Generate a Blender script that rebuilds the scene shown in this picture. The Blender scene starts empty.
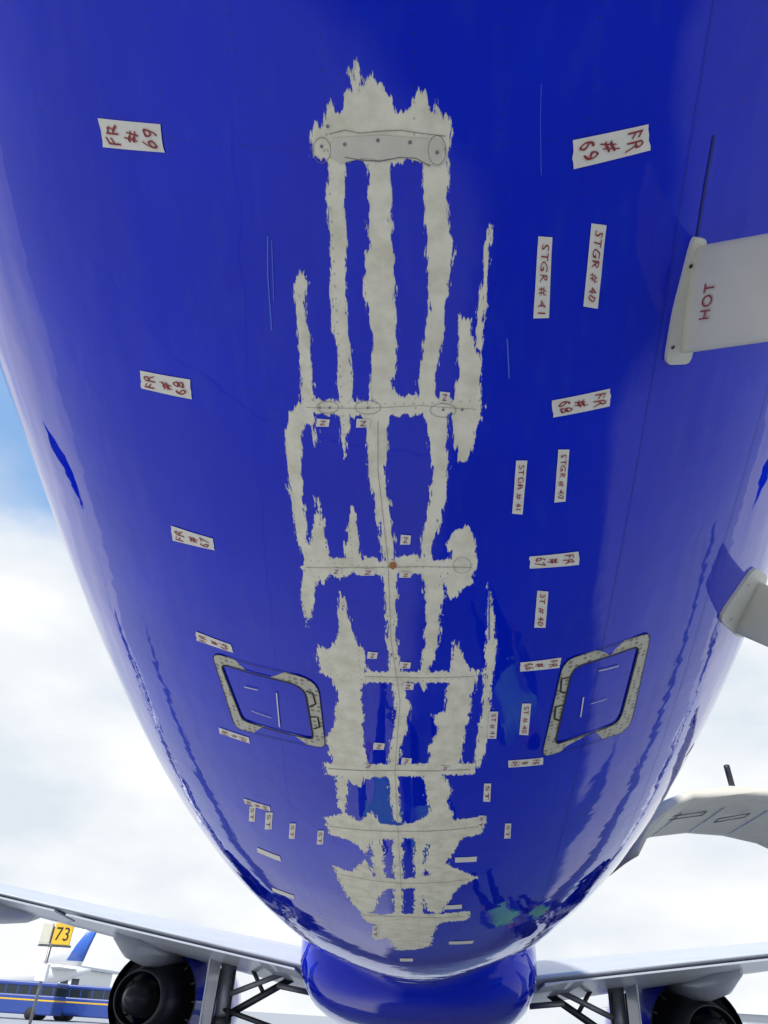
import bpy, bmesh, math, random
import numpy as np
from mathutils import Vector, Matrix
from mathutils.bvhtree import BVHTree
random.seed(4); np.random.seed(4)
S=bpy.context.scene
S.view_settings.view_transform='Standard'; S.view_settings.look='None'; S.view_settings.exposure=0
# ------------------------------------------------------------ camera
F=740.0; CH=1.75
cam=bpy.data.cameras.new("camera"); co=bpy.data.objects.new("camera",cam); S.collection.objects.link(co)
cam.sensor_fit='VERTICAL'; cam.sensor_height=24; cam.lens=24*F/1024; cam.clip_start=.05; cam.clip_end=5000
S.camera=co
d=Vector(((424-384)/F,-(1022-512)/F,-1)).normalized()
h=Vector((1,-.065,0)).normalized()
n=d.cross(h).normalized()
if n.y<0: n=-n
xc=d.cross(n).normalized()
R=Matrix((xc,d,n))
co.matrix_world=Matrix.Translation((0,0,CH))@R.to_4x4()
CAM=Vector((0,0,CH))
def ray(px,py): return (R@Vector(((px-384)/F,-(py-512)/F,-1))).normalized()
# ------------------------------------------------------------ material helpers
def mat(name):
    m=bpy.data.materials.new(name); m.use_nodes=True
    nt=m.node_tree; b=nt.nodes['Principled BSDF']; return m,nt,b
def N(nt,t,**k):
    x=nt.nodes.new(t)
    for a,v in k.items(): setattr(x,a,v)
    return x
def L(nt,a,b): nt.links.new(a,b)
def math_(nt,op,a,b=None,c=None):
    x=N(nt,'ShaderNodeMath',operation=op)
    for i,v in enumerate((a,b,c)):
        if v is None: continue
        if isinstance(v,(int,float)): x.inputs[i].default_value=v
        else: L(nt,v,x.inputs[i])
    return x.outputs[0]
def mixc(nt,f,a,b):
    x=N(nt,'ShaderNodeMix',data_type='RGBA')
    for i,v in ((0,f),(6,a),(7,b)):
        if isinstance(v,(int,float)): x.inputs[i].default_value=v
        elif isinstance(v,tuple): x.inputs[i].default_value=(*v,1) if len(v)==3 else v
        else: L(nt,v,x.inputs[i])
    return x.outputs[2]
def simple(name,col,rough=.5,metal=0,nscale=8,namt=.15,bump=0.0,coat=0):
    m,nt,b=mat(name)
    tc=N(nt,'ShaderNodeTexCoord'); no=N(nt,'ShaderNodeTexNoise'); no.inputs['Scale'].default_value=nscale; no.inputs['Detail'].default_value=6
    L(nt,tc.outputs['Object'],no.inputs['Vector'])
    c=mixc(nt,no.outputs[0],tuple(x*(1-namt*1.5) for x in col),tuple(min(1,x*(1+namt)) for x in col))
    L(nt,c,b.inputs['Base Color']); b.inputs['Roughness'].default_value=rough; b.inputs['Metallic'].default_value=metal
    b.inputs['Coat Weight'].default_value=coat
    if bump:
        bu=N(nt,'ShaderNodeBump'); bu.inputs['Strength'].default_value=bump; bu.inputs['Distance'].default_value=.01
        L(nt,no.outputs[0],bu.inputs['Height']); L(nt,bu.outputs[0],b.inputs['Normal'])
    return m
def fuselage_mat(strip=True):
    m,nt,b=mat("blue_aircraft_paint" if strip else "blue_aircraft_paint_plain")
    geo=N(nt,'ShaderNodeNewGeometry'); sep=N(nt,'ShaderNodeSeparateXYZ'); L(nt,geo.outputs['Position'],sep.inputs[0])
    # streaky dirt along the airflow
    mp=N(nt,'ShaderNodeMapping'); mp.inputs['Scale'].default_value=(22,1.2,22); L(nt,geo.outputs['Position'],mp.inputs[0])
    st=N(nt,'ShaderNodeTexNoise'); st.inputs['Scale'].default_value=1; st.inputs['Detail'].default_value=5; L(nt,mp.outputs[0],st.inputs['Vector'])
    wav=N(nt,'ShaderNodeTexNoise'); wav.inputs['Scale'].default_value=2.6; wav.inputs['Detail'].default_value=3; L(nt,geo.outputs['Position'],wav.inputs['Vector'])
    blue=mixc(nt,wav.outputs[0],(0,.010,.46),(0,.020,.66))
    dirt=math_(nt,'MULTIPLY',math_(nt,'MAXIMUM',math_(nt,'SUBTRACT',st.outputs[0],.54),0),.6)
    blue=mixc(nt,dirt,blue,(.04,.10,.45))
    at=N(nt,'ShaderNodeAttribute',attribute_name='arc')
    def rivrow(line,along,pitch,rowpitch,off):
        u=math_(nt,'SUBTRACT',math_(nt,'FLOORED_MODULO',math_(nt,'ADD',line,off),rowpitch),rowpitch/2)
        v=math_(nt,'SUBTRACT',math_(nt,'FLOORED_MODULO',along,pitch),pitch/2)
        r=math_(nt,'ADD',math_(nt,'MULTIPLY',u,u),math_(nt,'MULTIPLY',v,v))
        return math_(nt,'LESS_THAN',r,.0000085)
    if strip:
        r1=rivrow(sep.outputs[1],at.outputs['Fac'],.024,.533,-.78+.2665-.014)
        r3=rivrow(at.outputs['Fac'],sep.outputs[1],.026,.19,.03)
        riv=math_(nt,'MAXIMUM',r1,r3)
        blue=mixc(nt,math_(nt,'MULTIPLY',riv,.4),blue,(.002,.006,.12))
    hgt=math_(nt,'MULTIPLY',wav.outputs[0],.0042)
    if strip: hgt=math_(nt,'SUBTRACT',hgt,math_(nt,'MULTIPLY',riv,.0002))
    col=blue
    if strip:
        sa=N(nt,'ShaderNodeAttribute',attribute_name='strip')
        m1=N(nt,'ShaderNodeMapping'); m1.inputs['Scale'].default_value=(85,17,20); L(nt,geo.outputs['Position'],m1.inputs[0])
        n1=N(nt,'ShaderNodeTexNoise'); n1.inputs['Scale'].default_value=1; n1.inputs['Detail'].default_value=5; n1.inputs['Roughness'].default_value=.7; L(nt,m1.outputs[0],n1.inputs['Vector'])
        amp=math_(nt,'ADD',.030,math_(nt,'MULTIPLY',sep.outputs[1],.016))
        v=math_(nt,'ADD',sa.outputs['Fac'],math_(nt,'MULTIPLY',math_(nt,'SUBTRACT',n1.outputs[0],.47),amp))
        mr=N(nt,'ShaderNodeMapRange'); mr.inputs[1].default_value=-.0006; mr.inputs[2].default_value=.0006; L(nt,v,mr.inputs[0])
        mask=mr.outputs[0]
        n2=N(nt,'ShaderNodeTexNoise'); n2.inputs['Scale'].default_value=14; n2.inputs['Detail'].default_value=8; n2.inputs['Roughness'].default_value=.65; L(nt,geo.outputs['Position'],n2.inputs['Vector'])
        c2=N(nt,'ShaderNodeMapRange'); c2.inputs[1].default_value=.35; c2.inputs[2].default_value=.58; L(nt,n2.outputs[0],c2.inputs[0])
        prim=mixc(nt,c2.outputs[0],(.74,.68,.50),(.90,.84,.64))
        prim=mixc(nt,math_(nt,'MULTIPLY',math_(nt,'MAXIMUM',math_(nt,'SUBTRACT',st.outputs[0],.55),0),1.2),prim,(.50,.49,.44))
        prim=mixc(nt,math_(nt,'MULTIPLY',riv,.4),prim,(.26,.25,.20))
        ed=N(nt,'ShaderNodeMapRange'); ed.inputs[1].default_value=.0; ed.inputs[2].default_value=.003; ed.inputs[3].default_value=.5; ed.inputs[4].default_value=0; L(nt,v,ed.inputs[0])
        prim=mixc(nt,ed.outputs[0],prim,(.40,.42,.44))
        col=mixc(nt,mask,blue,prim)
        L(nt,math_(nt,'SUBTRACT',1,math_(nt,'MULTIPLY',mask,.95)),b.inputs['Coat Weight'])
        L(nt,math_(nt,'ADD',.4,math_(nt,'MULTIPLY',mask,.1)),b.inputs['Roughness'])
        hgt=math_(nt,'SUBTRACT',hgt,math_(nt,'MULTIPLY',mask,.0004))
    else:
        b.inputs['Coat Weight'].default_value=1; b.inputs['Roughness'].default_value=.4
    b.inputs['Coat Roughness'].default_value=.02; b.inputs['Coat IOR'].default_value=1.44
    b.inputs['Specular IOR Level'].default_value=.0
    bu=N(nt,'ShaderNodeBump'); bu.inputs['Strength'].default_value=1; bu.inputs['Distance'].default_value=1; L(nt,hgt,bu.inputs['Height'])
    L(nt,bu.outputs[0],b.inputs['Normal']); L(nt,bu.outputs[0],b.inputs['Coat Normal'])
    L(nt,col,b.inputs['Base Color'])
    return m
M_F=fuselage_mat(True); M_B=fuselage_mat(False)
M_tape=simple("masking_tape",(.82,.77,.65),.7,0,30,.08,.1)
M_red=simple("red_marker_ink",(.30,.03,.03),.6)
M_ink=simple("pencil_line",(.22,.205,.18),.7)
M_grey=simple("grey_mast_paint",(.62,.60,.50),.45,0,6,.10)
M_wing=simple("wing_grey_paint",(.50,.53,.57),.35,0,2,.1,coat=.3)
M_white=simple("white_paint",(.75,.76,.77),.35,0,2,.06,coat=.3)
M_dark=simple("dark_metal",(.07,.07,.08),.4,.8,10,.3)
M_steel=simple("gear_steel",(.22,.23,.25),.4,.6,10,.2)
M_black=simple("rubber_black",(.02,.02,.022),.8)
M_yel=simple("sign_yellow",(.75,.48,.03),.5)
M_scr=simple("pale_scratch",(.07,.16,.70),.4)
M_rust=simple("rust_stain",(.45,.18,.05),.8)
M_glass=simple("tinted_glass",(.02,.03,.04),.1)
def frame_mat():
    m,nt,b=mat("hatch_frame_primer")
    geo=N(nt,'ShaderNodeNewGeometry')
    vo=N(nt,'ShaderNodeTexVoronoi'); vo.inputs['Scale'].default_value=42; vo.inputs['Randomness'].default_value=.2; L(nt,geo.outputs['Position'],vo.inputs['Vector'])
    no=N(nt,'ShaderNodeTexNoise'); no.inputs['Scale'].default_value=20; L(nt,geo.outputs['Position'],no.inputs['Vector'])
    c=mixc(nt,no.outputs[0],(.44,.41,.29),(.64,.60,.46))
    c=mixc(nt,math_(nt,'MULTIPLY',math_(nt,'LESS_THAN',vo.outputs['Distance'],.34),.7),c,(.13,.12,.09))
    L(nt,c,b.inputs['Base Color']); b.inputs['Roughness'].default_value=.5
    return m
M_frame=frame_mat()
# ------------------------------------------------------------ object helpers
def mk(name,verts,faces,m,parent=None,smooth=False):
    me=bpy.data.meshes.new(name); me.from_pydata([tuple(v) for v in verts],[],faces); me.update()
    me.materials.append(m); o=bpy.data.objects.new(name,me); S.collection.objects.link(o)
    if smooth: me.polygons.foreach_set('use_smooth',[True]*len(me.polygons))
    if parent: o.parent=parent
    return o
def empty(name,loc=(0,0,0)):
    e=bpy.data.objects.new(name,None); S.collection.objects.link(e); e.location=loc; return e
def fixn(o):
    bm=bmesh.new(); bm.from_mesh(o.data); bmesh.ops.recalc_face_normals(bm,faces=bm.faces); bm.to_mesh(o.data); bm.free()
def loft(name,rings,m,parent=None,cap=True,smooth=True,closed=True):
    k=len(rings[0]); v=[p for r in rings for p in r]; f=[]
    for i in range(len(rings)-1):
        for j in range(k if closed else k-1):
            a=i*k+j; b_=i*k+(j+1)%k; f.append((a,b_,b_+k,a+k))
    if cap: f.append(tuple(range(k))[::-1]); f.append(tuple((len(rings)-1)*k+j for j in range(k)))
    o=mk(name,v,f,m,parent,smooth); fixn(o); return o
def tube(name,p,q,r,m,parent=None,seg=14,r2=None):
    p=Vector(p); q=Vector(q); d_=(q-p).normalized(); a=d_.orthogonal().normalized(); b_=d_.cross(a); r2=r if r2 is None else r2
    return loft(name,[[c+(a*math.cos(t)+b_*math.sin(t))*rr for t in [2*math.pi*i/seg for i in range(seg)]] for c,rr in ((p,r),(q,r2))],m,parent)
def box(name,c,s,m,parent=None,bev=.0,rot=0):
    bm=bmesh.new(); bmesh.ops.create_cube(bm,size=1)
    for v in bm.verts: v.co=Vector((v.co.x*s[0],v.co.y*s[1],v.co.z*s[2]))
    if bev: bmesh.ops.bevel(bm,geom=bm.edges[:],offset=bev,segments=2,affect='EDGES',profile=.5)
    bmesh.ops.rotate(bm,verts=bm.verts,matrix=Matrix.Rotation(rot,3,'Z'))
    for v in bm.verts: v.co+=Vector(c)
    me=bpy.data.meshes.new(name); bm.to_mesh(me); bm.free(); me.materials.append(m)
    o=bpy.data.objects.new(name,me); S.collection.objects.link(o)
    if parent: o.parent=parent
    return o
air=empty("airliner")
# ------------------------------------------------------------ fuselage
CX=-.11
def interp(tab):
    xs=np.array([t[0] for t in tab],float); ys=np.array([t[1] for t in tab],float)
    hh=np.diff(xs); dl=np.diff(ys)/hh
    mm=np.zeros(len(xs)); mm[1:-1]=[0 if a*b<=0 else 2*a*b/(a+b) for a,b in zip(dl[:-1],dl[1:])]; mm[0]=dl[0]; mm[-1]=dl[-1]
    def f(x):
        x=np.clip(np.asarray(x,float),xs[0],xs[-1]); i=np.clip(np.searchsorted(xs,x)-1,0,len(xs)-2)
        t=(x-xs[i])/hh[i]
        return (2*t**3-3*t**2+1)*ys[i]+(t**3-2*t**2+t)*hh[i]*mm[i]+(-2*t**3+3*t**2)*ys[i+1]+(t**3-t**2)*hh[i]*mm[i+1]
    return f
Hb=interp([(-6.5,3.35),(-5,3.05),(-3,2.55),(-1,1.97),(0,1.66),(.78,1.41),(1.31,1.235),(1.85,1.085),(2.38,.955),(2.91,.82),(3.45,.69),(3.98,.575),(4.5,.475),(5.04,.40),(6,.32),(7,.29),(9,.28),(26,.28),(29,.5),(31.5,1.7)])
Ht=interp([(-6.5,3.75),(-5,3.95),(-3,4.2),(0,4.33),(3,4.38),(26,4.38),(29,3.7),(31.5,1.9)])
Wa=interp([(-6.5,.2),(-5,.5),(-3,.95),(-1,1.30),(0,1.47),(1,1.61),(2,1.74),(3,1.85),(4,1.925),(5,1.96),(6,1.98),(26,1.98),(29,1.4),(31.5,.15)])
Ys=np.concatenate([np.arange(-6.5,.3,.25),np.arange(.3,6.5,.011),np.arange(6.5,31.6,.4),[31.5]])
Ys=np.unique(np.clip(Ys,-6.5,31.5))
td=np.arange(-.36,.3601,.006)
to=np.linspace(.36,2*math.pi-.36,90)[1:-1]
Th=np.concatenate([td,to])
YY,TT=np.meshgrid(Ys,Th,indexing='ij')
a=Wa(YY); zb=CH+Hb(YY); zt=CH+Ht(YY); b_=(zt-zb)/2
X=CX+a*np.sin(TT); Z=zb+b_-b_*np.cos(TT)
V=np.stack([X,YY,Z],-1).reshape(-1,3)
nt_=len(Th); ny=len(Ys)
I,J=np.meshgrid(np.arange(ny-1),np.arange(nt_),indexing='ij'); J2=(J+1)%nt_
FF=np.stack([I*nt_+J,I*nt_+J2,(I+1)*nt_+J2,(I+1)*nt_+J],-1).reshape(-1,4)
me=bpy.data.meshes.new("fuselage")
me.from_pydata(V.tolist(),[],FF.tolist()); me.update()
me.polygons.foreach_set('use_smooth',[True]*len(me.polygons))
fus=bpy.data.objects.new("fuselage",me); S.collection.objects.link(fus); fus.parent=air; me.materials.append(M_F)
bvh=BVHTree.FromPolygons([tuple(v) for v in V],[tuple(f) for f in FF])
def hit(px,py):
    p,nn,i,dd=bvh.ray_cast(CAM,ray(px,py),40)
    if p is None:
        p=CAM+ray(px,py)*3; p,nn,i,dd=bvh.find_nearest(p)
    return p
def snap(p,off):
    q,nn,i,dd=bvh.find_nearest(p)
    ax=Vector((CX,q.y,CH+float(Hb(q.y)+Ht(q.y))/2))
    if nn.dot(q-ax)<0: nn=-nn
    return q+nn*off, nn
# ------------------------------------------------------------ stripped paint outline (surface X,Y metres)
P=[]
P.append([(312,155),(310,132),(318,118),(323,128),(328,105),(333,95),(337,116),(343,110),(346,93),(352,90),(349,72),(356,60),(362,75),(360,97),(366,88),(371,70),(376,86),(381,80),(384,94),(390,98),(393,110),(397,112),(401,118),(407,112),(412,102),(417,98),(421,86),(426,96),(428,106),(433,112),(436,94),(440,112),(444,122),(449,116),(451,135),(448,152),(444,168),(428,166),(416,158),(393,163),(366,162),(352,155),(345,164),(328,162)])
P.append([(328,156),(328,200),(331,260),(330,300),(334,330),(340,350),(337,380),(339,405),(342,440),(346,457),(349,432),(352,402),(352,380),(350,340),(345,300),(347,250),(344,200),(345,156)])
P.append([(302,268),(295,285),(297,310),(299,350),(302,398),(303,420),(312,425),(315,447),(317,428),(314,400),(311,370),(308,330),(304,300),(307,284)])
P.append([(302,398),(290,413),(286,430),(288,470),(292,510),(298,540),(305,562),(302,590),(304,610),(308,628),(314,600),(318,575),(309,545),(304,510),(302,470),(301,432),(308,414)])
P.append([(302,402),(330,399),(345,402),(372,401),(400,395),(420,397),(450,399),(478,402),(483,408),(476,417),(455,413),(440,413),(400,415),(375,418),(340,414),(304,414)])
P.append([(458,300),(461,325),(456,350),(460,375),(454,392),(451,410),(455,440),(461,464),(470,455),(474,430),(480,420),(484,405),(478,380),(482,358),(473,345),(468,318),(463,325)])
P.append([(489,222),(484,260),(479,300),(474,345),(481,350),(485,300),(488,260),(492,225)])
P.append([(424,156),(424,200),(428,240),(426,270),(430,300),(425,340),(419,370),(418,402),(432,402),(437,370),(443,330),(448,290),(454,247),(450,235),(448,200),(447,156)])
P.append([(369,156),(370,200),(367,260),(365,290),(370,320),(374,350),(370,404),(396,404),(392,380),(398,360),(396,320),(394,280),(391,240),(390,200),(391,156)])
P.append([(368,412),(367,440),(369,470),(375,500),(380,530),(383,560),(395,560),(392,530),(388,500),(384,470),(386,440),(390,412)])
P.append([(424,412),(431,450),(433,480),(428,510),(422,540),(424,568),(433,568),(430,548),(437,530),(442,510),(447,480),(448,450),(446,412)])
P.append([(298,568),(312,562),(316,496),(322,515),(328,558),(345,558),(352,506),(359,535),(361,560),(372,556),(383,562),(400,558),(416,554),(426,562),(450,560),(476,560),(475,575),(440,572),(400,573),(350,574),(338,580),(330,574),(322,585),(314,573)])
P.append([(446,596),(443,575),(452,565),(449,542),(456,530),(466,527),(473,535),(476,560),(472,582),(462,588),(452,600)])
P.append([(383,570),(386,600),(388,640),(392,680),(396,700),(394,730),(388,765),(390,800),(396,822),(402,822),(398,795),(397,765),(404,735),(410,705),(402,685),(398,660),(395,610),(397,570)])
P.append([(424,570),(427,610),(424,650),(418,680),(424,690),(431,665),(438,640),(442,600),(441,570)])
P.append([(340,592),(346,607),(351,627),(358,645),(363,650),(366,680),(360,690),(363,715),(364,745),(368,772),(359,787),(345,778),(334,762),(326,742),(334,725),(338,700),(334,680),(322,672),(317,658),(318,645),(328,652),(338,638),(339,615)])
P.append([(362,671),(400,672),(440,672),(478,670),(478,681),(440,682),(400,682),(362,682)])
P.append([(452,655),(456,640),(462,657),(470,666),(477,682),(470,697),(468,720),(462,745),(459,768),(446,768),(430,765),(428,748),(438,733),(434,715),(444,712),(448,690)])
P.append([(489,582),(494,620),(496,650),(490,690),(489,730),(482,762),(472,775),(478,740),(484,700),(486,650)])
P.append([(324,763),(360,764),(400,764),(440,763),(474,764),(474,774),(440,775),(400,776),(355,778),(326,774)])
P.append([(336,776),(348,778),(344,814),(338,806)])
P.append([(424,772),(442,774),(452,788),(446,800),(454,820),(432,824),(428,800)])
P.append([(325,818),(345,813),(360,822),(372,812),(380,824),(400,826),(420,820),(438,805),(455,820),(487,816),(480,834),(462,838),(450,856),(443,872),(432,878),(424,866),(430,845),(414,838),(400,838),(370,840),(366,856),(358,846),(350,840),(330,834)])
P.append([(334,866),(350,872),(366,860),(373,877),(400,879),(430,876),(448,864),(477,878),(458,887),(447,904),(440,914),(428,910),(424,896),(418,887),(400,889),(386,889),(378,898),(373,912),(360,912),(348,896),(340,882)])
P.append([(358,910),(380,915),(398,913),(430,914),(470,911),(468,920),(440,922),(434,930),(430,946),(412,950),(396,948),(388,938),(374,940),(376,925),(366,921)])
P.append([(370,836),(381,836),(385,882),(376,884)]); P.append([(393,836),(402,836),(403,950),(396,950)]); P.append([(415,836),(425,836),(422,915),(415,915)])
tidx=np.tile(np.arange(nt_),ny)
sel=(tidx<len(td))&(V[:,1]>.15)&(V[:,1]<9)
q=V[sel][:,:2]; sd=np.full(len(q),-1.0)
for poly in P:
    w=np.array([hit(x,y)[:2] for x,y in poly])
    dmin=np.full(len(q),1e9); ins=np.zeros(len(q),bool)
    for i in range(len(w)):
        A=w[i]; B=w[(i+1)%len(w)]; AB=B-A
        t=np.clip(((q-A)@AB)/max(AB@AB,1e-12),0,1)
        dmin=np.minimum(dmin,np.hypot(*(q-A-t[:,None]*AB).T))
        c=((A[1]>q[:,1])!=(B[1]>q[:,1]))
        if abs(AB[1])>1e-12: ins^=c&(q[:,0]<AB[0]*(q[:,1]-A[1])/AB[1]+A[0])
    sd=np.maximum(sd,np.where(ins,dmin,-dmin))
full=np.full(len(V),-1.0); full[sel]=sd
at=me.attributes.new('strip','FLOAT','POINT'); at.data.foreach_set('value',full.astype(np.float32))
ta=np.where(TT>math.pi,TT-2*math.pi,TT)
at=me.attributes.new('arc','FLOAT','POINT'); at.data.foreach_set('value',(ta*1.75).reshape(-1).astype(np.float32))
# ------------------------------------------------------------ draped details
def ribbon(name,pts,w,m,off=.002,closed=False,res=6):
    W=[hit(*p) for p in pts]
    if closed: W.append(W[0])
    PP=[]
    for i in range(len(W)-1):
        for k in range(res): PP.append(W[i].lerp(W[i+1],k/res))
    PP.append(W[-1]); v=[]; f=[]
    for i,p in enumerate(PP):
        s,nn=snap(p,off); t=(PP[min(i+1,len(PP)-1)]-PP[max(i-1,0)]).normalized(); sd_=t.cross(nn).normalized()*w/2
        v+= [s-sd_,s+sd_]
        if i: k=2*i; f.append((k-2,k-1,k+1,k))
    return mk(name,v,f,m,air)
def quadmap(c):
    W=[hit(*p) for p in c]
    def g(u,v): return W[0].lerp(W[1],u).lerp(W[3].lerp(W[2],u),v)
    return g
def textmesh(s,spacing=1.0,line=1.0):
    cu=bpy.data.curves.new("t",'FONT'); cu.body=s; cu.align_x='CENTER'; cu.space_character=spacing; cu.space_line=line; cu.resolution_u=3
    o=bpy.data.objects.new("t",cu); S.collection.objects.link(o)
    dg=bpy.context.evaluated_depsgraph_get(); me_=bpy.data.meshes.new_from_object(o.evaluated_get(dg))
    v=np.array([x.co[:2] for x in me_.vertices]); f=[tuple(p.vertices) for p in me_.polygons]
    bpy.data.objects.remove(o); bpy.data.meshes.remove(me_)
    v-=v.min(0); v/=v.max(0); return v,f
def label(c,text=None,mode='ccw',mg=(.1,.14),line=1.0):
    g=quadmap(c); n_=5; v=[];f=[]
    jit=[random.uniform(-.03,.03) for _ in range(4)]
    for i in range(n_+1):
        for j in range(n_+1):
            u=i/n_; w=j/n_
            tear=random.uniform(-.012,.012) if i in (0,n_) else 0
            v.append(snap(g(u+tear+jit[0]*w*(1 if i==n_ else 0),w+jit[1]*u*(1 if j==n_ else 0)),.0025)[0])
    for i in range(n_):
        for j in range(n_):
            k=i*(n_+1)+j; f.append((k,k+1,k+n_+2,k+n_+1))
    mk("tape_label",v,f,M_tape,air)
    if text:
        tv,tf=textmesh(text,1.1,line)
        tv=tv+np.stack([np.sin(tv[:,1]*7+random.random()*6)*.015,np.sin(tv[:,0]*9+random.random()*6)*.035],-1)
        out=[]
        for x,y in tv:
            if mode=='ccw': u,w=1-y,1-x
            elif mode=='cw': u,w=y,x
            else: u,w=x,1-y
            u=mg[0]+u*(1-2*mg[0]); w=mg[1]+w*(1-2*mg[1])
            out.append(snap(g(u,w),.0045)[0])
        mk("label_writing",out,tf,M_red,air)
label([(99,118),(161,124),(166,153),(104,147)],"FR\n#\n69",'ccw')
label([(572,140),(648,124),(648,151),(573,169)],"FR\n#\n69",'cw')
label([(591,223),(606,225),(597,308),(583,306)],"STGR # 40",'cw',(.22,.08))
label([(538,236),(552,237),(548,319),(533,318)],"STGR # 41",'cw',(.22,.08))
label([(140,370),(190,379),(193,399),(142,388)],"FR\n#\n68",'ccw')
label([(552,400),(610,388),(610,406),(553,417)],"FR\n#\n68",'cw')
label([(558,449),(569,449),(565,502),(554,502)],"STGR # 40",'cw',(.22,.08))
label([(516,460),(527,460),(522,514),(512,513)],"STGR # 41",'cw',(.22,.08))
label([(171,525),(213,538),(215,550),(173,540)],"FR\n#\n67",'ccw')
label([(529,556),(578,551),(578,564),(530,568)],"FR\n#\n67",'cw')
label([(537,590),(548,591),(545,628),(534,627)],"ST # 40",'cw',(.22,.08))
label([(196,631),(231,644),(233,652),(197,640)],"FR\n#\n66",'ccw')
label([(520,662),(561,657),(560,667),(520,671)],"FR\n#\n66",'cw')
label([(522,703),(531,703),(528,735),(519,734)],"ST # 40",'cw',(.22,.08))
label([(489,711),(498,711),(496,738),(487,738)],"ST # 41",'cw',(.22,.08))
label([(219,727),(249,737),(250,743),(220,733)],"FR\n#\n65",'ccw')
label([(508,760),(543,757),(542,764),(508,767)],"FR\n#\n65",'cw')
label([(244,798),(270,806),(271,811),(245,803)],"FR\n#\n64",'ccw')
for x,y,w,hh in [(250,806,6,15),(266,812,7,17),(290,823,6,15),(318,830,6,14),(484,783,7,18),(479,815,5,13),(505,823,6,15),(373,925,6,12)]:
    label([(x,y),(x+w,y),(x+w-1,y+hh),(x-1,y+hh)],"ST",'cw',(.25,.1))
for c in [[(257,847),(280,856),(281,861),(258,852)],[(272,887),(294,895),(295,899),(273,891)],[(455,857),(477,856),(476,861),(455,862)],[(449,941),(474,940),(473,943),(449,944)],[(444,905),(462,904),(462,908),(444,909)],[(400,958),(413,958),(413,961),(400,961)]]:
    label(c)
for x,y,w,hh in [(317,418,13,8),(357,418,14,9),(440,391,10,11),(401,534,10,10),(332,567,10,7),(361,568,15,7),(400,571,12,6),(368,651,10,7),(400,661,11,7),(403,682,11,7),(374,742,11,7),(402,757,10,6),(363,763,12,5),(441,765,9,5)]:
    label([(x,y),(x+w,y+1),(x+w-1,y+hh),(x-1,y+hh)],"N",'ccw',(.3,.2))
def draped_poly(name,pts,m,off=.003,n_=1):
    W=[hit(*p) for p in pts]; c=sum(W,Vector())/len(W); PP=[]
    for i in range(len(W)):
        for k in range(4): PP.append(W[i].lerp(W[(i+1)%len(W)],k/4))
    v=[snap(c,off)[0]]; rg=3
    for r in range(1,rg+1):
        for p in PP: v.append(snap(c.lerp(p,r/rg),off)[0])
    k=len(PP); f=[(0,1+i,1+(i+1)%k) for i in range(k)]
    for r in range(rg-1):
        for i in range(k): f.append((1+r*k+i,1+(r+1)*k+i,1+(r+1)*k+(i+1)%k,1+r*k+(i+1)%k))
    return mk(name,v,f,m,air)
for pts,w in [([(378,420),(378,470),(388,560),(391,640),(400,700),(395,770),(398,830),(402,900)],.0012),
   ([(329,134),(345,130),(360,133),(380,131),(400,130),(420,133),(446,136)],.0013),([(345,157),(362,160),(380,161),(400,157),(416,158),(430,166)],.0022),
   ([(306,407),(360,408),(420,405),(476,409)],.0010),([(306,567),(360,567),(420,566),(472,567)],.0015),([(364,676),(400,677),(474,676)],.002),([(328,768),(400,770),(470,769)],.003),([(330,826),(400,831),(480,826)],.003),([(340,874),(400,883),(470,879)],.003),([(362,914),(400,916),(464,916)],.004)]:
    ribbon("joint_line",pts,w,M_ink)
def ell(cx,cy,rx,ry,w=.0012):
    ribbon("pencil_ellipse",[(cx+rx*math.cos(t),cy+ry*math.sin(t)) for t in np.linspace(0,2*math.pi,13)[:-1]],w,M_ink,closed=True,res=2)
for e in [(328,407,11,6),(368,407,13,7),(443,410,13,7),(322,150,9,13),(437,150,9,15),(462,565,9,8)]: ell(*e)
M_plate=simple("bare_doubler",(.70,.65,.50),.45,0,20,.15)
draped_poly("doubler_plate",[(332,138),(378,135),(440,139),(447,158),(438,166),(424,157),(400,157),(378,160),(350,153),(340,163),(330,155)],M_plate,.002)
for x,y in [(322,146),(345,144),(378,140),(410,142),(437,152),(328,126),(330,407),(368,407),(443,409),(462,409),(320,407)]:
    c=hit(x,y); s,nn=snap(c,.004); a1=nn.orthogonal().normalized(); b1=nn.cross(a1)
    mk("fastener",[s+(a1*math.cos(t)+b1*math.sin(t))*.0035 for t in np.linspace(0,6.283,11)[:-1]],[tuple(range(10))],M_steel,air)
draped_poly("rust_spot",[(390,562),(395,561),(397,566),(393,569),(389,566)],M_rust,.0035)
for pts,w in [([(268,236),(268,275),(272,330)],.003),([(272,240),(274,300)],.002),([(507,338),(509,378)],.003),([(489,590),(489,640)],.004),([(541,84),(540,120),(541,175)],.0012)]:
    ribbon("paint_scratch",pts,w,M_scr)
M_seam_refl=simple("seam_and_reflection_blue",(.002,.006,.14),.5)  # for lap seams and for the painted mast reflection
def lap(th,y0,y1,w=.0025):
    v=[];f=[]
    for i,y in enumerate(np.arange(y0,y1,.15)):
        for s_ in (-1,1):
            t=th+s_*w/2/1.8; aa=float(Wa(y))+.002; z0=CH+float(Hb(y)); z1=CH+float(Ht(y)); bb=(z1-z0)/2
            v.append((CX+aa*math.sin(t),y,z0+bb-(bb+.002)*math.cos(t)))
        if i: f.append((2*i-2,2*i-1,2*i+1,2*i))
    mk("lap_joint",v,f,M_seam_refl,air)
for th,w_ in ((-.98,.0018),(.40,.0012),(.66,.0015),(1.25,.002)): lap(th,-2,11,w_)
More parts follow.
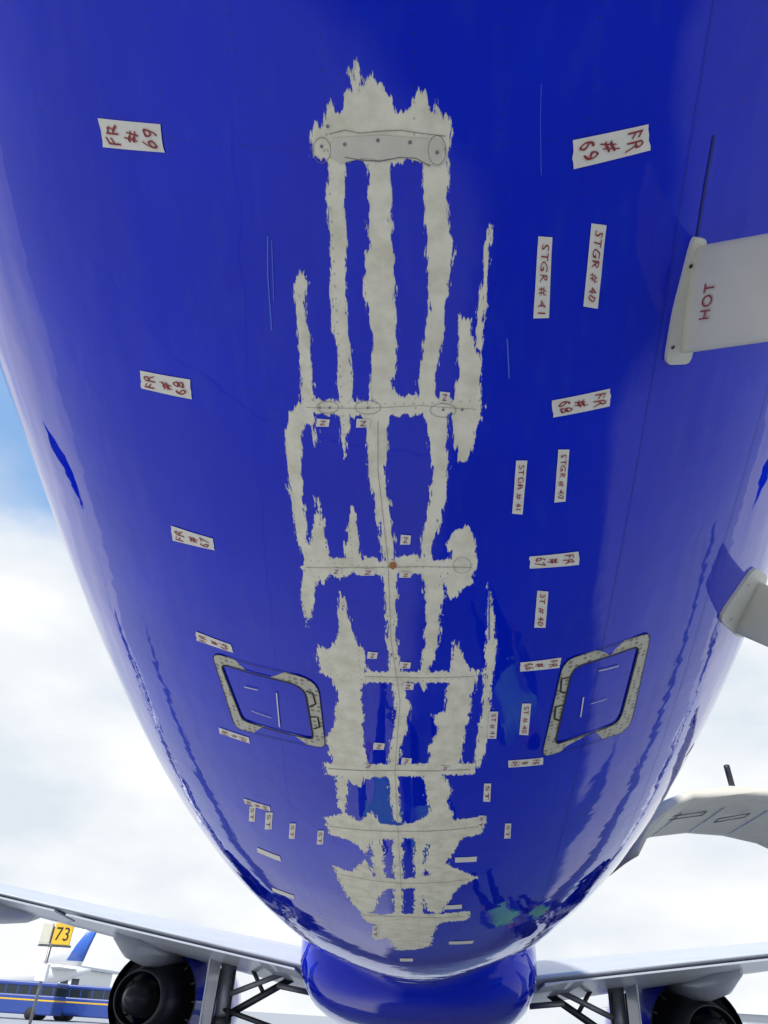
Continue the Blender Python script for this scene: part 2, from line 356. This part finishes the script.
# ------------------------------------------------------------ hatches
def rounded(c,frac,seg=5):
    out=[]; k=len(c)
    for i in range(k):
        p=Vector(c[i]); a_=Vector(c[i-1]); b2=Vector(c[(i+1)%k]); fr=frac[i]
        s=p.lerp(a_,fr); e=p.lerp(b2,fr)
        for t in np.linspace(0,1,seg+1): out.append(tuple(s.lerp(p,t).lerp(p.lerp(e,t),t)))
    return out
def hatch(c,inner,frac,details):
    po=rounded(c,frac); pi_=rounded(inner,frac); k=len(po); v=[];f=[]
    for i in range(k):
        A=hit(*po[i]); B=hit(*pi_[i]); 
        for t in (0,.5,1): v.append(snap(A.lerp(B,t),.003)[0])
    for i in range(k):
        j=(i+1)%k
        for t in (0,1): f.append((3*i+t,3*i+t+1,3*j+t+1,3*j+t))
    mk("access_hatch_frame",v,f,M_frame,air)
    ribbon("access_hatch_gap",pi_,.007,M_black,.005,True,3)
    ribbon("access_hatch_edge",po,.003,M_black,.004,True,3)
    for nm,pts,w in details: ribbon(nm,pts,w,M_black if nm!="hatch_mark" else M_tape,.005,res=3)
hatch([(212,652),(318,680),(326,748),(236,728)],[(221,663),(305,686),(314,739),(243,720)],(.10,.2,.10,.1),
  [("hatch_hinge",[(306,690),(313,692),(316,703),(310,706)],.007),("hatch_hinge",[(311,716),(318,716),(320,726),(314,728)],.007),("hatch_mark",[(277,692),(280,726)],.005),("hatch_mark",[(252,710),(272,717)],.003),("hatch_mark",[(245,686),(258,689)],.005)])
hatch([(563,660),(651,631),(629,730),(541,757)],[(572,667),(639,645),(619,722),(554,744)],(.14,.10,.15,.10),
  [("hatch_hinge",[(570,676),(561,678),(560,691),(567,692)],.007),("hatch_hinge",[(563,704),(555,706),(554,718),(560,720)],.007),("hatch_mark",[(583,696),(580,716)],.005),("hatch_mark",[(590,703),(606,698)],.003),("hatch_mark",[(598,670),(618,665)],.005)])
# ------------------------------------------------------------ drain masts
def mast(name,p0,p1,flange,length,sweep,text=None,taper=.85,th=.016):
    e=empty(name); e.parent=air
    A,nA=snap(hit(*p0),0); B,nB=snap(hit(*p1),0); nn=((nA+nB)/2).normalized()
    out=(nn+Vector((0,-sweep,0))); out=out*length/ (out.dot(nn))
    ch=(B-A); side=ch.cross(nn).normalized()
    rings=[]
    for s in np.linspace(-.05,1,8):
        c0=A+out*s; c1=B+out*s; mid=(c0+c1)/2; tp=1-(1-taper)*max(s,0); r=[]
        for t in np.linspace(0,2*math.pi,25)[:-1]:
            xx=math.cos(t); yy=math.sin(t)*(1-.25*xx)
            sq=lambda q_:math.copysign(abs(q_)**.8,q_)
            r.append(mid+ch*.5*tp*sq(xx)+side*th*sq(yy)*tp)
        rings.append(r)
    loft("mast_blade",rings,M_grey,e)
    W=[hit(*p) for p in flange]; k=len(W)
    lo=[snap(p,-.01)[0] for p in W]; hi=[snap(p,.012)[0] for p in W]; c=sum(W,Vector())/k
    v=lo+hi+[snap(c,.012)[0]]; f=[(i,(i+1)%k,k+(i+1)%k,k+i) for i in range(k)]+[(k+i,k+(i+1)%k,2*k) for i in range(k)]
    mk("mast_flange",v,f,M_grey,e)
    for p in W[::6]:
        s,n2=snap(p.lerp(c,.25),.014); a1=n2.orthogonal().normalized(); b1=n2.cross(a1)
        mk("flange_screw",[s+(a1*math.cos(t)+b1*math.sin(t))*.005 for t in np.linspace(0,6.283,11)[:-1]],[tuple(range(10))],M_dark,e)
    if text:
        if side.dot(CAM-A)<0: side=-side
        tv,tf=textmesh(text,1.15)
        cu=ch.normalized()
        mid=(A+B)/2+out*.22+side*(th+.003)
        mk("mast_lettering",[mid+cu*(.045-x*.085)+out.normalized()*(.035*(1-y)) for x,y in tv],tf,M_red,e)
mast("drain_mast",(697,246),(680,354),rounded([(691,236),(704,238),(699,300),(688,362),(663,363),(672,310)],(.2,)*6,3),.30,.60,"HOT")
mast("drain_mast",(757,580),(733,632),rounded([(752,566),(766,575),(742,640),(716,618)],(.2,)*4,3),.30,.1)
ribbon("mast_reflection_strip",[(714,135),(705,185),(697,236)],.006,M_seam_refl)  # mast's reflection in the skin, painted as a dark strip
# ------------------------------------------------------------ wing box fairing
rings=[]
for y,w,zl,zh in [(11.2,1.0,.34,1.2),(11.8,1.5,.14,1.6),(12.6,1.72,-.02,1.8),(14,1.85,-.15,1.9),(16,1.95,-.25,1.9),(19,2.0,-.28,1.9),(22,1.95,-.1,1.7),(23.5,1.3,.3,1.2)]:
    r=[]; zc=CH+(zl+zh)/2; hh=(zh-zl)/2
    for t in np.linspace(0,2*math.pi,49)[:-1]:
        sx=math.copysign(abs(math.sin(t))**.62,math.sin(t)); cz=math.copysign(abs(math.cos(t))**.62,math.cos(t))
        r.append(Vector((CX+w*sx,y,zc-hh*cz)))
    rings.append(r)
loft("wing_box_fairing",rings,M_B,air)
# ------------------------------------------------------------ wings
def airfoil(LE,TE,z,x,tr):
    c=LE-TE; r=[]
    for s,sg in [(t,1) for t in np.linspace(0,1,14)]+[(t,-1) for t in np.linspace(1,0,14)[1:-1]]:
        yt=5*tr*(.2969*math.sqrt(s)-.126*s-.3516*s*s+.2843*s**3-.1015*s**4)
        r.append(Vector((x,LE-c*s,z+c*(yt*sg*.9)+.15*(1-s)*c*.12)))
    return r
EY=-1.5
for sgn,nm in ((-1,"wing"),(1,"wing")):
    w=[]
    for X_,LE,TE,tr in [(1.2,22,15.0,.14),(1.9,21.6,14.9,.14),(4,20.6,14.7,.13),(6.4,19.6,14.6,.12),(10,18,14.1,.11),(14,16.5,13.7,.11),(17,15,13.3,.10)]:
        w.append(airfoil(LE,TE,2.42+(X_-1.9)*.145,CX+sgn*X_,tr))
    loft(nm,w,M_wing,air)
    w=[airfoil(15-.3*i,13.3-.15*i,4.62+.1*i*i+.25*i,CX+sgn*(17+.25*i-.02*i*i),.1) for i in range(5)]
    loft("winglet",w,M_B,air)
    for X_ in (8.0,11.5):
        zz=2.42+(X_-1.9)*.145-.22; rg=[]
        yc=15.6-(max(0,X_-6.4))*.13
        for t,rr in [(-1.9,.02),(-1.5,.12),(-.6,.2),(.4,.22),(1.4,.15),(2,.03)]:
            rg.append([Vector((CX+sgn*X_+rr*.8*math.cos(q_),yc+t,zz+rr*1.1*math.sin(q_)+.04*t)) for q_ in np.linspace(0,2*math.pi,17)[:-1]])
        loft("flap_track_fairing",rg,M_wing,air)
    def quadstrip(name,x0,x1,y0,dy,dz,m):
        z0=2.42+(x0-1.9)*.145; z1=2.42+(x1-1.9)*.145
        v=[(CX+sgn*x0,y0,z0-dz),(CX+sgn*x1,y0-(x1-x0)*.05,z1-dz),(CX+sgn*x1,y0-(x1-x0)*.05-dy,z1-dz+.07),(CX+sgn*x0,y0-dy,z0-dz+.07)]
        vv=v+[(a_,b2,c_+.03) for a_,b2,c_ in v]
        o=mk(name,vv,[(0,1,2,3),(4,7,6,5),(0,4,5,1),(1,5,6,2),(2,6,7,3),(3,7,4,0)],m,air); fixn(o)
    quadstrip("flap",2.1,6.2,15.8,1.15,.16,M_wing); quadstrip("flap",6.45,12.4,15.5,1.0,.14,M_wing)
    ex=CX+sgn*5.6
    e=empty("engine"); e.parent=air
    def rev(name,prof,m,seg=48,cap=False):
        return loft(name,[[Vector((ex+r*math.cos(t),y+EY,1.82+zo+r*math.sin(t))) for t in np.linspace(0,2*math.pi,seg+1)[:-1]] for y,r,zo in prof],m,e,cap)
    rev("nacelle",[(19.9,.93,.02),(20.6,1.05,.02),(21.6,1.17,0),(22.8,1.2,0),(23.6,1.12,0),(23.85,1.03,0),(23.8,.95,0),(23.4,.90,0),(22.6,.9,0)],M_B)
    rev("fan_nozzle",[(19.86,.92,.02),(20.6,.98,.02),(21.8,1.0,0)],M_dark)
    rev("fan_duct",[(22.5,.9,0),(22.4,.3,0)],M_dark)
    rev("core_cowl",[(20.9,.78,.02),(20.0,.70,.02),(19.3,.56,.02),(18.9,.48,.02),(18.92,.45,.02),(19.3,.44,.02)],M_dark)
    rev("exhaust_plug",[(19.4,.34,.02),(18.9,.30,.02),(18.5,.16,.02),(18.3,.03,.02)],M_dark,cap=True)
    rg=[]
    for y,zl,zh,w_ in [(22.5,2.9,3.05,.05),(21.5,2.7,3.1,.25),(20,2.45,3.0,.32),(18.5,2.35,2.95,.30),(17,2.45,2.95,.2),(16,2.7,2.95,.03)]:
        rg.append([Vector((ex+w_*math.cos(t),y-.6,(zl+zh)/2+(zh-zl)/2*math.sin(t))) for t in np.linspace(0,2*math.pi,17)[:-1]])
    loft("pylon",rg,M_wing,e)
    for k in range(14):
        t=k*.4488; tube("outlet_vane",(ex+.6*math.cos(t),20.3+EY,1.84+.6*math.sin(t)),(ex+.95*math.cos(t),20.4+EY,1.84+.95*math.sin(t)),.02,M_steel,e,6)
    g=empty("main_landing_gear"); g.parent=air
    gx=CX+sgn*3.75
    tube("oleo_cylinder",(gx,17,2.5),(gx,17,1.45),.15,M_steel,g); tube("oleo_piston",(gx,17,1.46),(gx,17,.6),.10,M_white,g)
    tube("collar",(gx,17,1.62),(gx,17,1.44),.19,M_dark,g)
    tube("axle",(gx-.5,17,.58),(gx+.5,17,.58),.09,M_steel,g)
    for o_ in (-.46,.46):
        rg=[[Vector((gx+o_+dx,17+r*math.cos(t),.58+r*math.sin(t))) for t in np.linspace(0,2*math.pi,33)[:-1]] for dx,r in [(-.2,.3),(-.2,.48),(-.13,.57),(.13,.57),(.2,.48),(.2,.3)]]
        loft("tyre",rg,M_black,g)
        loft("wheel_hub",[[Vector((gx+o_+dx,17+r*math.cos(t),.58+r*math.sin(t))) for t in np.linspace(0,2*math.pi,25)[:-1]] for dx,r in [(-.21,.26),(-.15,.29),(.15,.29),(.21,.26)]],M_steel,g)
    tube("side_brace",(gx,17,1.6),(gx-sgn*1.5,17.1,2.45),.065,M_dark,g); tube("brace_upper",(gx-sgn*.75,17.05,2.02),(gx-sgn*.4,17.1,2.5),.04,M_dark,g)
    tube("brace_knee",(gx-sgn*1.0,16.9,2.18),(gx-sgn*1.65,17.0,2.1),.05,M_steel,g); tube("brace_lower",(gx,16.9,1.75),(gx-sgn*1.1,16.8,1.5),.045,M_dark,g); tube("retract_actuator",(gx-sgn*.15,16.8,2.0),(gx-sgn*1.2,16.7,2.4),.05,M_steel,g)
    tube("torque_link",(gx,16.8,1.5),(gx,16.6,1.1),.035,M_dark,g); tube("torque_link",(gx,16.6,1.1),(gx,16.85,.75),.035,M_dark,g)
    tube("hydraulic_hose",(gx+.14,16.85,2.4),(gx+.14,16.85,.8),.018,M_black,g,8); tube("hydraulic_hose",(gx-.12,16.83,2.4),(gx-.16,16.8,.9),.014,M_black,g,8)
    box("gear_door",(gx+sgn*.30,17,1.95),(.035,.9,1.2),M_wing,g,.012)
for sgn in (-1,1):
    loft("horizontal_stabilizer",[airfoil(-2.2-.55*(X_-.6),-5.0-.2*(X_-.6),CH+3.2+(X_)*.1,CX+sgn*X_,.1) for X_ in (.4,2,4,6.2)],M_wing,air)
w=[]
for z,LE,TE in [(5.9,-.2,-5.2),(8,-2.2,-5.8),(12,-4.9,-7.0)]:
    w.append([Vector((CX+(p.z),p.y,z)) for p in airfoil(LE,TE,0,0,.1)])
loft("vertical_fin",w,M_B,air)
# ------------------------------------------------------------ open cargo door on the right side
cd=empty("cargo_door"); cd.parent=air
prof=[(1.78,1.42),(1.92,1.62),(2.12,1.80),(2.4,1.92),(2.8,1.98),(3.2,1.97),(3.6,1.90),(3.9,1.78)]
rg=[]
for y,ins in ((7.2,.16),(7.26,.06),(7.4,0),(8.6,0),(8.75,.06),(8.8,.16)):
    top=[];bot=[]
    for i,(x,z) in enumerate(prof):
        xx=2.8+(x-2.8)*(1-ins*.5)
        top.append(Vector((xx,y,CH+z-ins*.25))); bot.append(Vector((xx,y,CH+z-.15+ins*.25)))
    rg.append(top+bot[::-1])
loft("door_panel",rg,M_grey,cd,smooth=True)
for i in range(1,7):
    x,z=prof[i]; tube("door_rib",(x,7.5,CH+z-.15),(x,8.6,CH+z-.15),.012,M_wing,cd,8)
for (x,y,lx,ly) in ((2.3,7.55,.35,.16),(2.75,7.55,.3,.16)):
    v=[(x,y,CH+1.735),(x+lx,y,CH+1.795),(x+lx,y+ly,CH+1.795),(x,y+ly,CH+1.735)]
    for i in range(4): tube("door_stencil",v[i],v[(i+1)%4],.005,M_steel,cd,6)
tube("door_strut",(3.0,7.7,CH+1.95),(2.9,7.5,CH+2.22),.03,M_dark,cd,8); tube("door_handle",(3.55,7.3,CH+1.74),(3.75,7.3,CH+1.70),.03,M_dark,cd,8)
# ------------------------------------------------------------ ground
def ground():
    m,nt,b=mat("apron_concrete")
    geo=N(nt,'ShaderNodeNewGeometry'); sep=N(nt,'ShaderNodeSeparateXYZ'); L(nt,geo.outputs['Position'],sep.inputs[0])
    n1=N(nt,'ShaderNodeTexNoise'); n1.inputs['Scale'].default_value=.5; n1.inputs['Detail'].default_value=8; L(nt,geo.outputs['Position'],n1.inputs['Vector'])
    c=mixc(nt,n1.outputs[0],(.25,.26,.275),(.43,.44,.45))
    def jl(s): 
        return math_(nt,'LESS_THAN',math_(nt,'ABSOLUTE',math_(nt,'SUBTRACT',math_(nt,'FLOORED_MODULO',s,5.0),2.5)),.012)
    j=math_(nt,'MAXIMUM',jl(sep.outputs[0]),jl(sep.outputs[1])); c=mixc(nt,math_(nt,'MULTIPLY',j,.5),c,(.15,.15,.15))
    L(nt,c,b.inputs['Base Color']); b.inputs['Roughness'].default_value=.8
    mk("ground",[(-2500,-2500,0),(2500,-2500,0),(2500,2500,0),(-2500,2500,0)],[(0,1,2,3)],m)
ground()
# ------------------------------------------------------------ ground crew under the tail (seen only as reflections in the paint)
M_vest=simple("hi_vis_green",(.38,.93,.06),.6,0,12,.1); M_tr=simple("navy_trousers",(.012,.016,.05),.8); M_skin=simple("skin",(.32,.18,.11),.5); M_hair=simple("hair",(.015,.012,.01),.7); M_sh=simple("sleeve_blue",(.03,.06,.30),.7)
def person(x,y,face):
    J={'pel':(0,0,.90,.145),'wa':(0,.01,1.03,.135),'ch':(0,.02,1.22,.165),'nb':(0,.0,1.38,.10),'nk':(0,.01,1.44,.058),'hd':(0,.02,1.50,.05),
       'hl':(-.10,0,.84,.10),'kl':(-.12,.05,.46,.068),'al':(-.13,.0,.09,.045),'tl':(-.15,.17,.045,.04),
       'hr':(.10,0,.84,.10),'kr':(.13,.04,.46,.068),'ar':(.15,-.03,.09,.045),'tr':(.18,.14,.045,.04),
       'sl':(-.19,.0,1.34,.075),'el':(-.27,-.03,1.06,.05),'wl':(-.22,.14,.88,.034),'ml':(-.19,.20,.84,.036),
       'sr':(.19,.0,1.34,.075),'er':(.28,.0,1.07,.05),'wr':(.27,.10,.85,.034),'mr':(.26,.14,.79,.036)}
    E=[('pel','wa'),('wa','ch'),('ch','nb'),('nb','nk'),('nk','hd'),('pel','hl'),('hl','kl'),('kl','al'),('al','tl'),('pel','hr'),('hr','kr'),('kr','ar'),('ar','tr'),('ch','sl'),('sl','el'),('el','wl'),('wl','ml'),('ch','sr'),('sr','er'),('er','wr'),('wr','mr')]
    ks=list(J); me_=bpy.data.meshes.new("body"); me_.from_pydata([J[k][:3] for k in ks],[(ks.index(a_),ks.index(b2)) for a_,b2 in E],[])
    o=bpy.data.objects.new("body",me_); S.collection.objects.link(o)
    md=o.modifiers.new("skin",'SKIN'); 
    for i,k in enumerate(ks):
        me_.skin_vertices[0].data[i].radius=(J[k][3],J[k][3]*(.72 if k in('pel','wa','ch') else 1)); me_.skin_vertices[0].data[i].use_root=(i==0)
    ss=o.modifiers.new("ss",'SUBSURF'); ss.levels=2; ss.render_levels=2
    dg=bpy.context.evaluated_depsgraph_get(); nm=bpy.data.meshes.new_from_object(o.evaluated_get(dg)); bpy.data.objects.remove(o)
    e=empty("ground_crew_worker",(x,y,0)); e.rotation_euler=(0,0,face)
    o=bpy.data.objects.new("body",nm); S.collection.objects.link(o); o.parent=e
    nm.materials.clear()
    for m_ in (M_vest,M_tr,M_sh,M_skin,M_black): nm.materials.append(m_)
    for p in nm.polygons:
        c=p.center; p.use_smooth=True
        p.material_index=1 if c.z<.92 and abs(c.x)<.21 else 0
        if c.z<.1: p.material_index=4
        if abs(c.x)>.2 and c.z>.7: p.material_index=2
        if abs(c.x)>.17 and .7<c.z<.9 and c.y>.09: p.material_index=3
        if c.z>1.43: p.material_index=3
    bm=bmesh.new(); bmesh.ops.create_uvsphere(bm,u_segments=24,v_segments=16,radius=1)
    for v in bm.verts:
        p=v.co; s=1-.18*max(0,-p.z); p.x*=.075*s; p.y*=.095*s; p.z*=.115
        if p.y>.08 and abs(p.x)<.02 and -.03<p.z<.02: p.y+=.018
        v.co=p+Vector((0,.03,1.585))
    hm=bpy.data.meshes.new("head"); bm.to_mesh(hm); bm.free(); hm.materials.append(M_skin); hm.materials.append(M_hair)
    for p in hm.polygons:
        p.use_smooth=True; c=p.center
        if c.z>1.63 or (c.y<.01 and c.z>1.54): p.material_index=1
    ho=bpy.data.objects.new("head",hm); S.collection.objects.link(ho); ho.parent=e
    for sx in (-1,1):
        tube("eye",(sx*.028,.108,1.59),(sx*.028,.122,1.59),.010,M_black,e,10); tube("ear",(sx*.070,.02,1.575),(sx*.084,.015,1.58),.024,M_skin,e,10)
        mx,my,mz=(-.19,.20,.84) if sx<0 else (.26,.14,.79)
        for k in range(4): tube("finger",(mx+(k-1.5)*.018,my+.01,mz-.01),(mx+(k-1.5)*.02,my+.045,mz-.07-.01*(k in(1,2))),.0095,M_skin,e,8,.007)
        tube("thumb",(mx-sx*.025,my,mz),(mx-sx*.05,my+.03,mz-.04),.011,M_skin,e,8,.008)
    tube("mouth",(-.022,.117,1.535),(.022,.117,1.535),.004,M_red,e,6)
    return e
def refl(px,py,z=1.1):
    p=hit(px,py); _,nn=snap(p,0); r=ray(px,py); r=r-2*r.dot(nn)*nn
    t=(z-p.z)/r.z; return p+r*t
for px,py,fa in ((512,700,2.8),(385,800,3.3),(430,825,3.0),(540,910,2.2),(500,915,3.4)):
    q_=refl(px,py); person(q_.x,q_.y,fa)
# ------------------------------------------------------------ stand sign 73
def at_px(px,py,Y):
    r=ray(px,py); return CAM+r*(Y/r.y)
c=at_px(63,934,40)
sg=empty("stand_number_sign")
box("sign_board",c,(.9,.1,.9),M_yel,sg,.02)
tv,tf=textmesh("73",1.05); mk("sign_digits",[Vector((c.x-.33+x*.66,c.y-.06,c.z-.28+y*.56)) for x,y in tv],tf,M_black,sg)
box("sign_box",(c.x-.8,c.y,c.z),(.5,.15,.85),M_grey,sg,.02)
tube("sign_post",(c.x-.5,c.y+.1,0),(c.x-.5,c.y+.1,c.z+.3),.07,M_steel,sg); tube("sign_arm",(c.x-1.1,c.y+.09,c.z-.5),(c.x+.5,c.y+.09,c.z-.5),.05,M_steel,sg)
box("sign_cabinet",(c.x-.5,c.y,c.z-1.6),(.5,.3,.7),M_white,sg,.02)
# parked aircraft far left
pa=empty("parked_airliner")
fb=at_px(62,985,120)
M_tail=simple("tail_blue",(.03,.13,.55),.4,coat=.5)
def fin(z,x0,x1,w_=.25):
    return [Vector((fb.x+x0+(x1-x0)*s,120+w_*math.sin(math.pi*s)*sg2,z)) for s,sg2 in [(t,1) for t in np.linspace(0,1,8)]+[(t,-1) for t in np.linspace(1,0,8)[1:-1]]]
loft("tail_fin",[fin(5.6,-3.8,2.0),fin(8,-1.8,2.6),fin(11.4,1.2,3.6)],M_white,pa)
loft("tail_fin_livery",[fin(6.2,-1.6,2.2,.27),fin(8,-.6,2.62,.27),fin(11.42,1.9,3.62,.27)],M_tail,pa)
rg=[]
for x,r,z in [(3.5,.2,5.2),(1,.8,4.8),(-4,1.6,4.2),(-9,1.98,3.8),(-30,1.98,3.8),(-33,1.3,3.5),(-35,.2,3.2)]:
    rg.append([Vector((fb.x+x,120+r*math.cos(t),z+r*math.sin(t))) for t in np.linspace(0,2*math.pi,25)[:-1]])
loft("parked_fuselage",rg,M_white,pa)
for i in range(24): box("cabin_window",(fb.x-9-i*.8,118.03,4.3),(.3,.05,.4),M_glass,pa)
loft("tailplane",[[Vector((fb.x+x0+(x1-x0)*s,y,5.2+.1*sg2*math.sin(math.pi*s))) for s,sg2 in [(t,1) for t in np.linspace(0,1,6)]+[(t,-1) for t in np.linspace(1,0,6)[1:-1]]] for y,x0,x1 in [(114,0,1.6),(117,-1,1.6),(120,-2.2,1.8),(123,-1,1.6),(126,0,1.6)]],M_white,pa)
for x,y in ((-16,120),(-30,120)):
    tube("gear_leg",(fb.x+x,y,2.2),(fb.x+x,y,.4),.15,M_steel,pa); tube("gear_wheel",(fb.x+x,y-.4,.5),(fb.x+x,y+.4,.5),.5,M_black,pa)
M_busb=simple("bus_blue",(.02,.06,.30),.35,coat=.5)
for k,(px,Y) in enumerate(((8,80),(95,84))):
    p=at_px(px,1005,Y); bs=empty("apron_bus")
    box("bus_body",(p.x,Y,1.15),(9.5,2.6,1.5),M_busb,bs,.12); box("bus_windows",(p.x,Y,2.15),(9.4,2.5,.85),M_glass,bs,.05); box("bus_roof",(p.x,Y,2.72),(9.5,2.6,.34),M_busb,bs,.1)
    box("bus_stripe",(p.x,Y,1.5),(9.53,2.63,.12),M_yel,bs)
    for i in range(9): box("bus_pillar",(p.x-4.5+i*1.12,Y,2.15),(.09,2.54,.82),M_busb,bs)
    for o_ in (-2.8,2.8): tube("bus_wheel",(p.x+o_,Y-1.32,.48),(p.x+o_,Y+1.32,.48),.48,M_black,bs,20)
tb=empty("terminal_building"); p=at_px(-20,980,260)
box("terminal_body",(p.x-20,260,4.5),(110,30,9),M_white,tb); box("terminal_roof",(p.x-20,260,9.4),(114,34,.7),M_wing,tb)
for i in range(34): box("terminal_window",(p.x-70+i*3.2,244.95,5),(2.2,.12,3.2),M_glass,tb)
tb=empty("hangar_building")
box("hangar_body",(150,330,5),(160,30,10),M_wing,tb); box("hangar_roof",(150,330,10.4),(164,34,.8),M_white,tb)
for i in range(6): box("hangar_door",(85+i*26,314.9,4),(20,.2,7.6),M_white,tb)
# ------------------------------------------------------------ sky + sun
W=bpy.data.worlds.new("World"); S.world=W; W.use_nodes=True; nt=W.node_tree; bg=nt.nodes['Background']
SE,SR=math.radians(52),math.radians(215)
sk=N(nt,'ShaderNodeTexSky',sky_type='NISHITA'); sk.sun_disc=False; sk.sun_elevation=SE; sk.sun_rotation=SR
tc=N(nt,'ShaderNodeTexCoord'); sp=N(nt,'ShaderNodeSeparateXYZ'); L(nt,tc.outputs['Generated'],sp.inputs[0])
mp=N(nt,'ShaderNodeMapping'); mp.inputs['Scale'].default_value=(1.2,1.2,2.6); L(nt,tc.outputs['Generated'],mp.inputs[0])
no=N(nt,'ShaderNodeTexNoise'); no.inputs['Scale'].default_value=2.2; no.inputs['Detail'].default_value=9; no.inputs['Roughness'].default_value=.5; L(nt,mp.outputs[0],no.inputs['Vector'])
n2=N(nt,'ShaderNodeTexNoise'); n2.inputs['Scale'].default_value=3.4; n2.inputs['Detail'].default_value=7; L(nt,mp.outputs[0],n2.inputs['Vector'])
v=math_(nt,'SUBTRACT',no.outputs[0],math_(nt,'MULTIPLY',math_(nt,'SUBTRACT',sp.outputs[2],.42),1.9))
mr=N(nt,'ShaderNodeMapRange'); mr.interpolation_type='SMOOTHSTEP'; mr.inputs[1].default_value=.22; mr.inputs[2].default_value=.60; mr.inputs[3].default_value=.12; L(nt,v,mr.inputs[0])
c3=N(nt,'ShaderNodeMapRange'); c3.inputs[1].default_value=.33; c3.inputs[2].default_value=.62; L(nt,n2.outputs[0],c3.inputs[0])
cl=mixc(nt,c3.outputs[0],(5.6,6.1,6.7),(7.6,7.7,7.7))
skb=mixc(nt,.7,sk.outputs[0],(1.6,3.7,7.2))
c=mixc(nt,mr.outputs[0],skb,cl)
L(nt,c,bg.inputs[0]); bg.inputs[1].default_value=.135
sl=bpy.data.lights.new("sun",'SUN'); sl.energy=4.8; sl.angle=math.radians(4); sl.color=(1,.95,.88)
so=bpy.data.objects.new("sun",sl); S.collection.objects.link(so)
dirv=Vector((math.sin(SR)*math.cos(SE),math.cos(SR)*math.cos(SE),math.sin(SE)))
so.rotation_euler=dirv.to_track_quat('Z','Y').to_euler()
